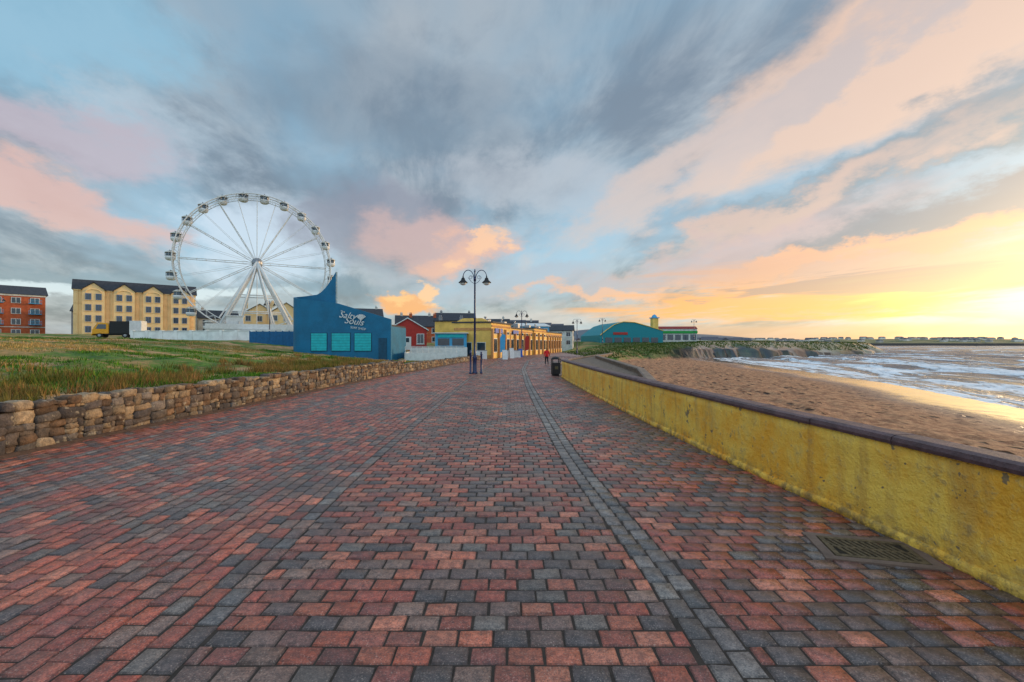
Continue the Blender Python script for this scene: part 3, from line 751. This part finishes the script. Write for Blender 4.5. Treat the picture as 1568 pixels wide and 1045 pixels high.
# ---------------------------------------------------------------- ferris wheel
def ferris():
    Rr=15.6; hub=17.; base=3.1
    e=empty('ferris_wheel',(-57.2,102,base),R(29.2))
    N=24; W=.9
    def pt(r,a_,y): return (r*math.sin(a_),y,hub+r*math.cos(a_))
    rim=Acc()
    for r,tk in ((Rr-.25,.13),(Rr-1.3,.08)):
        for s in (-W,W): rim.tube([pt(r,2*math.pi*i/96,s) for i in range(96)],tk,6,closed=True)
    for i in range(96):
        a0=2*math.pi*i/96; a1=2*math.pi*(i+1)/96
        for s in (-W,W):
            rim.tube([pt(Rr-1.3,a0,s),pt(Rr-.25,a1,s)] if i%2 else [pt(Rr-.25,a0,s),pt(Rr-1.3,a1,s)],.035,4)
    for i in range(48): a0=2*math.pi*i/48; rim.tube([pt(Rr-.25,a0,-W),pt(Rr-.25,a0,W)],.05,4); rim.tube([pt(Rr-1.3,a0,-W),pt(Rr-1.3,a0,W)],.04,4)
    rim.obj('rim_truss',M_white,e)
    sp=Acc()
    for i in range(N):
        a0=2*math.pi*i/N
        for s in (-1,1):
            if i%2==0: sp.tube([pt(.8,a0,s*1.5),pt(Rr-1.3,a0,s*W)],.08,5)
            else: sp.tube([pt(.8,a0,s*1.5),pt(Rr-1.3,a0,s*W)],.03,4)
        if i%2==0:
            for k in range(1,8):
                r0=1+k*1.7; q=1.5-(1.5-W)*(r0/14); sp.tube([pt(r0,a0,-q),pt(r0,a0,q)],.04,4)
    sp.obj('spokes',M_white,e)
    h=Acc()
    h.tube([(0,-2.4,hub),(0,2.4,hub)],.55,16)
    for y_ in (-1.55,1.45): h.tube([(0,y_,hub),(0,y_+.12,hub)],1.05,24)
    h.obj('hub_axle',M_steel,e,True)
    lg=Acc()
    for s in (-1,1):
        for fx,fy in ((-7.2,3.6),(7.2,3.6)): lg.tube([(0,s*2.2,hub),(fx,s*fy,2.2)],[.34,.3],10)
        for fx in (-3.6,3.4): lg.tube([(0,s*2.2,hub-.3),(fx,s*6.5,2.2)],.2,8)
        lg.tube([(-3.6,s*2.9,9.6),(3.6,s*2.9,9.6)],.13,6)
        lg.tube([(-5.4,s*3.2,6),(5.4,s*3.2,6)],.12,6)
    lg.obj('support_legs',M_white,e,True)
    pf=Acc(); pf.box(0,0,1.6,18,14,1.2); pf.box(0,-7.1,2.6,18.2,.1,1.1); pf.box(0,-8.2,.9,6,2.2,1.8); pf.box(-4,-5,3.4,3,2.4,2.6); pf.box(-4,-5,4.8,3.4,2.8,.2)
    for i in range(9): pf.box(-8.6+i*2.15,-6.9,.5,.4,.4,1.2)
    pf.obj('loading_platform',M_white,e)
    body=Acc(); roof=Acc(); fr=Acc(); gl=Acc()
    for i in range(N):
        a0=2*math.pi*(i+.35)/N; x,_,z=pt(Rr+.15,a0,0)
        z-=.15
        fr.tube([(x,-W-.1,z),(x,W+.1,z)],.09,6)
        roof.lathe([(.1,z+.12),(.45,z+.02),(.98,z-.3),(1.0,z-.42),(.9,z-.42)],x,0,14)
        body.lathe([(.55,z-1.95),(.82,z-1.8),(.95,z-1.45),(.95,z-1.15),(.88,z-1.13)],x,0,14)
        gl.lathe([(.80,z-1.13),(.80,z-.43)],x,0,10)
        for k in range(6):
            t=2*math.pi*k/6+.3; fr.tube([(x+.9*math.cos(t),.9*math.sin(t),z-1.15),(x+.9*math.cos(t),.9*math.sin(t),z-.42)],.05,4)
    body.obj('gondola_tubs',M_white,e,True); roof.obj('gondola_roofs',mat('gondola_cream',C(205,200,188),.5),e,True); fr.obj('gondola_frames',M_steel,e); gl.obj('gondola_windows',mat('gondola_glass',C(96,110,122),.15,bump=0),e,True)
ferris()

def lorry():
    e=empty('yellow_lorry',(-65.,75,3.1),R(18),.88) ; 
    bd=Acc(); bd.prism([(-3.4,-1.1,.7),(-.9,-1.1,.7),(-.9,-1.1,2.4),(-1.2,-1.1,2.75),(-2.6,-1.1,2.75),(-3.2,-1.1,1.7),(-3.4,-1.1,1.5)],(0,2.2,0)); bd.box(-3.45,0,.6,.2,2.2,.35); bd.obj('cab',mat('lorry_yellow',C(232,160,20),.35,var=.1,bump=0),e,bevel=.06)
    g_=Acc(); g_.prism([(-2.55,-1.13,1.65),(-1.3,-1.13,1.65),(-1.3,-1.13,2.5),(-2.45,-1.13,2.5),(-2.85,-1.13,1.7)],(0,2.26,0)); g_.prism([(-3.22,-.95,1.75),(-3.22,.95,1.75),(-2.66,.95,2.68),(-2.66,-.95,2.68)],(-.03,0,.03)); g_.obj('windows',M_glass,e)
    b_=Acc(); b_.box(.7,0,1.95,3.0,2.3,2.3); b_.obj('black_body',M_black,e,bevel=.04)
    b_=Acc(); b_.box(3.2,0,1.9,1.9,2.3,2.6); b_.obj('white_box',M_white,e,bevel=.04)
    b_=Acc(); b_.box(.5,0,.62,7,1.2,.25); b_.box(.7,0,.74,6.8,2.2,.1); b_.obj('chassis',M_black,e)
    wl=Acc()
    for x in (-2.3,1.6,2.9):
        for s in (-1,1): wl.tube([(x,s*.8,.48),(x,s*1.1,.48)],.48,18)
    wl.obj('wheels',M_black,e)
    wl=Acc()
    for x in (-2.3,1.6,2.9):
        for s in (-1,1): wl.tube([(x,s*1.08,.48),(x,s*1.13,.48)],.24,12)
    wl.obj('wheel_hubs',M_steel,e)
lorry()

# ---------------------------------------------------------------- street lamps
def lamp(x,y,z=0,H=7.75,rz=0.):
    e=empty('street_lamp',(x,y,z),rz); a=Acc()
    a.lathe([(.2,0),(.2,.1),(.15,.14),(.14,1.1),(.17,1.15),(.13,1.25),(.085,1.4),(.075,4),(.1,4.02),(.1,4.1),(.07,4.15),(.055,H-.9),(.09,H-.88),(.09,H-.8),(.05,H-.75),(.045,H-.35),(.07,H-.3),(.02,H-.1)],0,0,12)
    for s in (-1,1):
        pts=[]
        for t in np.linspace(0,1,14):
            th=math.pi*t; pts.append((s*(.06+.40*(1-math.cos(th))),0,H-1.0+.55*t**.5+ .55*math.sin(th)-.25*t))
        a.tube(pts,.03,6)
        c=(s*.3,0,H-.72); a.tube([(c[0]+.15*math.cos(q)*(1-q/14),0,c[2]+.15*math.sin(q)*(1-q/14)) for q in np.linspace(0,8,24)],.015,5)
        a.tube([(0,0,H-1.2),(s*.25,0,H-1.05),(s*.5,0,H-.72)],.018,5)
    a.obj('post',M_navy,e,True)
    b_=Acc(); c_=Acc()
    for s in (-1,1):
        x_=s*.86; zt=H-.72
        b_.lathe([(.04,zt+.12),(.05,zt),(.12,zt-.06),(.16,zt-.2),(.33,zt-.36),(.34,zt-.4),(.28,zt-.4)],x_,0,14)
        c_.lathe([(.26,zt-.4),(.22,zt-.5),(.1,zt-.57),(.02,zt-.58)],x_,0,12)
    b_.obj('lantern_hoods',M_black,e,True); c_.obj('lantern_glass',M_lamp,e,True)
lamp(-2.72,33.3); lamp(1.6,75); lamp(14.3,100); lamp(27,136,2.2); lamp(66,165,3.3); lamp(-113,100,3.2,9.5,.8); lamp(-49,92,3,8,.5)
def bollard(x,y,h=1.75):
    e=empty('bollard',(x,y,0)); a=Acc(); a.lathe([(.11,0),(.11,.08),(.075,.12),(.065,h-.25),(.09,h-.22),(.09,h-.16),(.06,h-.12),(.08,h-.04),(.03,h)],0,0,12); a.obj('post',M_navy,e,True)
bollard(-3.0,33.0,1.7); bollard(-2.25,33.4,1.6)

def bin_(x,y):
    e=empty('litter_bin',(x,y,0),.1); a=Acc()
    a.box(0,0,.06,.5,.5,.12); a.box(0,0,.5,.56,.56,.78)
    for sx in (-1,1):
        for sy in (-1,1): a.box(sx*.25,sy*.25,1.0,.06,.06,.26)
    a.prism([(-.3,-.3,1.12),(.3,-.3,1.12),(.3,.3,1.12),(-.3,.3,1.12)],(0,0,.05)); a.lathe([(.3,1.17),(.26,1.24),(.1,1.3)],0,0,16)
    a.obj('bin_body',M_black,e,bevel=.02)
    a=Acc(); a.box(0,-.285,.55,.22,.012,.2); a.obj('label_plate',mat('gold_label',C(90,80,50),.5),e)
bin_(2.98,31.0)
def drain(x,y):
    e=empty('drain_grate',(x,y,.008),R(-14),1.25); a=Acc()
    w,d=.66,.36
    for s in (-1,1): a.box(0,s*d/2,0,w,.04,.02); a.box(s*(w/2-.02),0,0.001,.04,d-.04,.02)
    for i in range(11): a.box(-w/2+.08+i*.05,0,-.001,.024,d-.04,.016,.35)
    a.box(0,0,-.0005,w-.08,.02,.018); a.obj('grate_bars',M_iron,e)
    a=Acc(); a.box(0,0,-.005,w-.06,d-.02,.006); a.obj('drain_void',mat('drain_silt',C(44,34,22),.9,var=.5,scale=15),e)
    a=Acc()
    for s in (-1,1): a.box(0,s*(d/2+.055),-.004,w+.2,.065,.02); a.box(s*(w/2+.05),0,-.004,.08,d+.04,.02)
    a.obj('concrete_surround',mat('drain_surround',C(118,96,84),.8),e)
drain(3.80,4.84)

# ---------------------------------------------------------------- person walking
def person(x,y,rz):
    J={'pel':(0,0,.93,.14),'wst':(0,.01,1.08,.14),'chs':(0,0,1.28,.17),'nkb':(0,0,1.44,.09),'nk':(0,-.005,1.50,.055),'hd':(0,-.01,1.60,.085),'hd2':(0,.0,1.68,.085),'top':(0,0,1.735,.05),
     'lh':(-.09,0,.88,.11),'lk':(-.1,.16,.50,.075),'la':(-.1,.10,.09,.05),'lt':(-.1,.26,.04,.035),
     'rh':(.09,0,.88,.11),'rk':(.1,.02,.50,.075),'ra':(.1,-.26,.15,.05),'rt':(.1,-.16,.03,.035),
     'ls':(-.19,0,1.39,.09),'le':(-.27,-.1,1.12,.068),'lw':(-.28,-.02,.88,.042),'lp':(-.28,.01,.80,.03),
     'rs':(.19,0,1.39,.09),'re':(.27,.04,1.12,.068),'rw':(.28,.18,.92,.042),'rp':(.28,.22,.85,.03)}
    E=[('pel','wst'),('wst','chs'),('chs','nkb'),('nkb','nk'),('nk','hd'),('hd','hd2'),('hd2','top'),('pel','lh'),('lh','lk'),('lk','la'),('la','lt'),('pel','rh'),('rh','rk'),('rk','ra'),('ra','rt'),('chs','ls'),('ls','le'),('le','lw'),('lw','lp'),('chs','rs'),('rs','re'),('re','rw'),('rw','rp')]
    for s,k in (('l','lp'),('r','rp')):
        px_,py_,pz_,_=J[k]
        for i,(dy,L) in enumerate(((-.03,.065),(-.01,.08),(.01,.075),(.03,.06))):
            a_=f'{s}f{i}a'; b_=f'{s}f{i}b'; J[a_]=(px_,py_+dy,pz_-.04,.010); J[b_]=(px_+(.015 if s=='l' else -.015),py_+dy,pz_-.04-L*.8,.008); E+= [(k,a_),(a_,b_)]
        J[s+'th']=(px_+(.02 if s=='l' else -.02),py_+.045,pz_-.02,.010); E.append((k,s+'th'))
    keys=list(J); me=bpy.data.meshes.new('walking_person'); me.from_pydata([J[k][:3] for k in keys],[(keys.index(a_),keys.index(b_)) for a_,b_ in E],[])
    ob=bpy.data.objects.new('walking_person',me); scene.collection.objects.link(ob)
    sk=ob.modifiers.new('s','SKIN'); ob.modifiers.new('u','SUBSURF').levels=2
    for i,k in enumerate(keys):
        d=me.skin_vertices[0].data[i]; r=J[k][3]; d.radius=(r,r); d.use_root=(k=='pel')
    dg=bpy.context.evaluated_depsgraph_get(); m2=bpy.data.meshes.new_from_object(ob.evaluated_get(dg)); ob.modifiers.clear(); ob.data=m2; m2.materials.clear()
    for mm in (mat('red_jacket',C(210,22,26),.7),mat('dark_trousers',C(24,26,34),.8),mat('skin',C(205,150,120),.6),mat('dark_hair',C(40,28,22),.7),M_black): m2.materials.append(mm)
    for p in m2.polygons:
        p.use_smooth=True; c=p.center; 
        if c.z>1.5: p.material_index=3 if (c.z>1.66 or c.y<.02) else 2
        elif abs(c.x)>.2 and c.z<.92 and c.z>.6: p.material_index=2
        elif c.z>.84: p.material_index=0
        elif c.z<.1: p.material_index=4
        else: p.material_index=1
    a=Acc(); a.lathe([(.012,1.6),(.018,1.585),(.01,1.57)],0,.095,8); n_=a.obj('nose',m2.materials[2],ob,True)
    a=Acc(); a.tube([(-.03,.085,1.545),(.03,.085,1.545)],.006,6); a.tube([(-.045,.08,1.63),(-.025,.085,1.63)],.008,6); a.tube([(.045,.08,1.63),(.025,.085,1.63)],.008,6); a.obj('mouth_and_eyes',m2.materials[3],ob)
    ob.location=(x,y,.01); ob.rotation_euler=(0,0,rz)
person(3.55,46.5,.1)

# ---------------------------------------------------------------- distant town & hills
wa=Acc(); ro=Acc()
def tiny(x,y,z,w,d,h,rh,rz):
    c,s=math.cos(rz),math.sin(rz)
    wa.box(x,y,z+h/2-1.5,w,d,h+3,rz)
    T=lambda u,v,k:(x+u*c-v*s,y+u*s+v*c,k)
    ro.prism([T(-w/2,-d/2-.3,z+h+.01),T(-w/2,d/2+.3,z+h+.01),T(-w/2,0,z+h+rh)],(w*c,w*s,0))
for i in range(60):
    d=random.uniform(230,330); x=random.uniform(.1,.52)*d
    if x>160 : continue
    z=float(height(x,d)[0]); tiny(x,d,z-.5,random.uniform(4,9),6,random.uniform(1.4,2.2),1.2,random.uniform(-.5,.5))
for i in range(110):
    d=random.uniform(950,1150); x=random.choice([random.uniform(.25,1.15),random.gauss(.62,.12),random.gauss(.98,.07)])*d
    z=float(shoreh(x,d)); tiny(x,d,z+.2,random.uniform(7,15),9,random.uniform(2.5,4.2),2.,random.uniform(-.5,.5))
for i in range(60):
    d=random.uniform(200,320); x=random.uniform(-.15,.12)*d; z=2.6+ (2 if x<SW(150) else 0); tiny(x,d,z,random.uniform(8,14),8,random.uniform(3,6),2.4,random.uniform(-.4,.4))
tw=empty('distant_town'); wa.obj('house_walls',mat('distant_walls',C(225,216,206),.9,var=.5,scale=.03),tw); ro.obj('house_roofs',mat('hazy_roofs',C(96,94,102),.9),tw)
hx=np.linspace(-2500,2600,200); hy=np.linspace(1700,3200,14)
X,Y,F=grid(hx,hy)
u=(Y-1700)/1500
Z=np.sin(np.clip(u,0,1)*np.pi*.55)*( -2+ 60*np.exp(-((X/Y-.17)/.09)**2)+ 42*np.exp(-((X/Y-.40)/.18)**2)+38*np.exp(-((X/Y+.2)/.25)**2)+60*fbm(X*.0012,3,77)*.5)
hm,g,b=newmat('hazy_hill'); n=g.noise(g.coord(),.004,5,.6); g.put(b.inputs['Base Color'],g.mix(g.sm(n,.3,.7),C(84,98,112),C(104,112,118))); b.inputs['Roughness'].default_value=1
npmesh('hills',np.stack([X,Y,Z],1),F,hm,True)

# ---------------------------------------------------------------- world
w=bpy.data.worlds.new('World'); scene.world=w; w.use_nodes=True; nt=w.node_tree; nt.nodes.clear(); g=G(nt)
dirv=g.coord('Generated'); x,y,z=g.sep(dirv)[:3]
hyp=g.m('SQRT',g.add(g.mul(x,x),g.mul(y,y))); az0=g.m('ARCTAN2',x,y); el0=g.m('ARCTAN2',z,hyp)
wn=nt.nodes.new('ShaderNodeTexNoise'); g.put(wn.inputs['Vector'],g.vec(g.mul(az0,5.),g.mul(el0,9.),2.)); wn.inputs['Scale'].default_value=1; wn.inputs['Detail'].default_value=6; wn.inputs['Roughness'].default_value=.62
wc=g.sep(wn.outputs['Color'])
az=g.add(az0,g.mul(g.sub(wc[0],.5),.36)); el=g.add(el0,g.mul(g.sub(wc[1],.5),.19))
elr=el0
zz=g.add(g.m('MAXIMUM',z,0.),.22); u=g.m('DIVIDE',x,zz); v=g.m('DIVIDE',y,zz)
al=g.add(g.mul(u,-.25),g.mul(v,.97)); ac_=g.add(g.mul(u,.97),g.mul(v,.25))
def cn(sa,sb,seed,det=5,ro=.55,di=.3): return g.noise(g.vec(g.mul(ac_,sa),g.mul(al,sb),seed),1.,det,ro,di)
n1=cn(1.3,.65,0.,5,.52,.2); n2=cn(2.8,1.5,5.,6,.62,.3); n3=cn(1.9,.7,11.,6,.6,.3)
right=g.sm(az,.05,.75)
clear=g.mix(g.sm(el0,.05,.6),C(162,196,218),C(122,162,188))
gray=g.mix(g.sm(n2,.36,.62),C(112,126,142),C(166,176,185))
col=g.mix(g.sm(n1,.34,.56),clear,gray)
def reg(a0,e0,wa_,we_,c,k=1.,noise=n3,amt=1.2,tilt=0.,lo=.25,hi=.85):
    """regional cloud patch, tilt = d(el)/d(az)"""
    global col
    e_=g.sub(g.sub(el,e0),g.mul(g.sub(az,a0),tilt)) if tilt else g.sub(el,e0)
    m_=g.mul(g.gauss(az,a0,wa_),g.gauss(e_,0.,we_))
    f=g.mul(g.sm(g.add(m_,g.mul(g.mul(g.sub(noise,.5),amt),g.sm(m_,.02,.4))),lo,hi),k)
    col=g.mix(f,col,c)
reg(-.84,.46,.28,.12,C(140,190,216),.8)
reg(-.25,.46,.35,.10,C(120,136,152),.5,n2)
reg(.02,.34,.30,.08,C(184,188,196),.55,n2,1.8)
reg(-.72,.33,.22,.06,C(180,198,212),.7,n2)
reg(-.80,.31,.20,.05,C(192,174,184),.75)
reg(-.80,.215,.20,.045,C(226,178,164),.8,n2,1.5,-.25)
reg(-.62,.11,.45,.03,C(112,140,160),.6)
reg(-.75,.09,.34,.018,C(216,232,240),.85,n2)
reg(-.50,.21,.15,.10,C(206,222,238),.85,n2)
reg(-.28,.25,.22,.10,C(136,136,152),.8,n2)
reg(-.17,.21,.16,.06,C(210,172,164),.75)
# right side peach sweep, dark bands
reg(.66,.44,.42,.12,C(230,192,166),.92,n3,2.0,.25)
reg(.62,.47,.30,.05,C(176,172,178),.6,n2,2.4,.4)
reg(.30,.32,.28,.07,C(210,188,178),.8,n3,1.6,.5)
reg(.72,.31,.42,.055,C(96,122,140),.9,n2,1.4,.28)
reg(.50,.24,.40,.04,C(220,180,158),.8,n3,1.8,.3)
reg(.42,.18,.36,.05,C(196,164,162),.8,n3,1.6,.2)
reg(.78,.20,.36,.05,C(116,114,128),.9,n2,1.4,.15)
reg(.60,.155,.40,.022,C(244,168,112),.85,n2,1.7,.1)
reg(.10,.13,.40,.05,C(168,172,186),.6,n2)
reg(.22,.11,.22,.018,C(240,176,134),.75,n2,2.)
# low sunset
str_=g.noise(g.vec(g.mul(az0,3.2),g.mul(g.sub(el0,g.mul(az0,.04)),30.),4.),1.,6,.66,.6)
def low(a0,e0,wa_,we_,c,k,amt=1.1,lo=.25,hi=.8):
    global col
    m_=g.mul(g.gauss(az0,a0,wa_),g.gauss(elr,e0,we_)); f=g.mul(g.sm(g.add(m_,g.mul(g.mul(g.sub(str_,.5),amt),g.sm(m_,.02,.4))),lo,hi),k); col=g.mix(f,col,c)
low(.66,.13,.38,.045,C(218,154,118),.8,1.9)
low(.58,.075,.42,.045,C(252,164,70),.95,2.0)
low(.84,.082,.26,.038,C(255,214,108),.95,1.9)
low(.70,.10,.36,.035,C(150,120,122),.8,3.0,.5,.85)
low(.92,.062,.20,.028,C(255,242,196,1.2),.95,1.6)
low(.55,.02,.55,.018,C(188,160,146),.75,.8)
low(-.02,.05,.22,.025,C(206,204,208),.6)
# warm cumulus
def cum(a0,e0,wa_,we_,c,k=1.,lo=.38,hi=.62,tilt=0.):
    global col
    e_=g.sub(g.sub(el,e0),g.mul(g.sub(az,a0),tilt))
    m_=g.mul(g.gauss(az,a0,wa_),g.gauss(e_,0.,we_)); col=g.mix(g.mul(g.sm(g.add(m_,g.mul(g.sub(wc[2],.5),.5)),lo,hi),k),col,c)
cum(-.10,.205,.14,.04,C(232,178,152),.85,.3,.9,.3)
cum(-.06,.225,.09,.028,C(252,196,150),.9,.35,.8,.45)
cum(-.25,.085,.10,.028,C(246,170,98),.95,.3,.7)
cum(-.26,.095,.06,.016,C(255,200,128),.8,.3,.8)
cum(-.175,.118,.030,.034,C(255,200,142),.9,.32,.7)
# brighter overhead / behind the viewer
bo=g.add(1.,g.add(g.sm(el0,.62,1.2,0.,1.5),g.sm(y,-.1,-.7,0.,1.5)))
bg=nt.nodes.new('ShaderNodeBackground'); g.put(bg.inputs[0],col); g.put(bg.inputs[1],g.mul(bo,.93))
sky=nt.nodes.new('ShaderNodeTexSky'); sky.sky_type='NISHITA'; sky.sun_disc=False; sky.sun_elevation=R(7); sky.sun_rotation=R(62)
bg2=nt.nodes.new('ShaderNodeBackground'); nt.links.new(sky.outputs[0],bg2.inputs[0]); bg2.inputs[1].default_value=.05
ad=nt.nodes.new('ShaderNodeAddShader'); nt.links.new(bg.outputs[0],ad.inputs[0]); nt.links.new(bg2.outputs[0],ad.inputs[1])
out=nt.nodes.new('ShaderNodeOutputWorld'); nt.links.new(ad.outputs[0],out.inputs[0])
w.cycles.sampling_method='MANUAL'; w.cycles.sample_map_resolution=512
L=Vector((math.sin(R(62))*math.cos(R(7)),math.cos(R(62))*math.cos(R(7)),math.sin(R(7))))
sl=bpy.data.lights.new('sun','SUN'); sl.energy=2.7; sl.angle=R(10); sl.color=(1,.69,.40)
so=bpy.data.objects.new('sun',sl); so.rotation_euler=(-L).to_track_quat('-Z','Y').to_euler(); scene.collection.objects.link(so)
cd=bpy.data.cameras.new('camera'); cd.sensor_width=36; cd.lens=16; cd.clip_start=.05; cd.clip_end=9000
co_=bpy.data.objects.new('camera',cd); co_.location=(0,0,2.2); co_.rotation_euler=(R(90.3),0,0); scene.collection.objects.link(co_); scene.camera=co_
scene.view_settings.view_transform='Standard'; scene.view_settings.look='None'; scene.view_settings.exposure=0
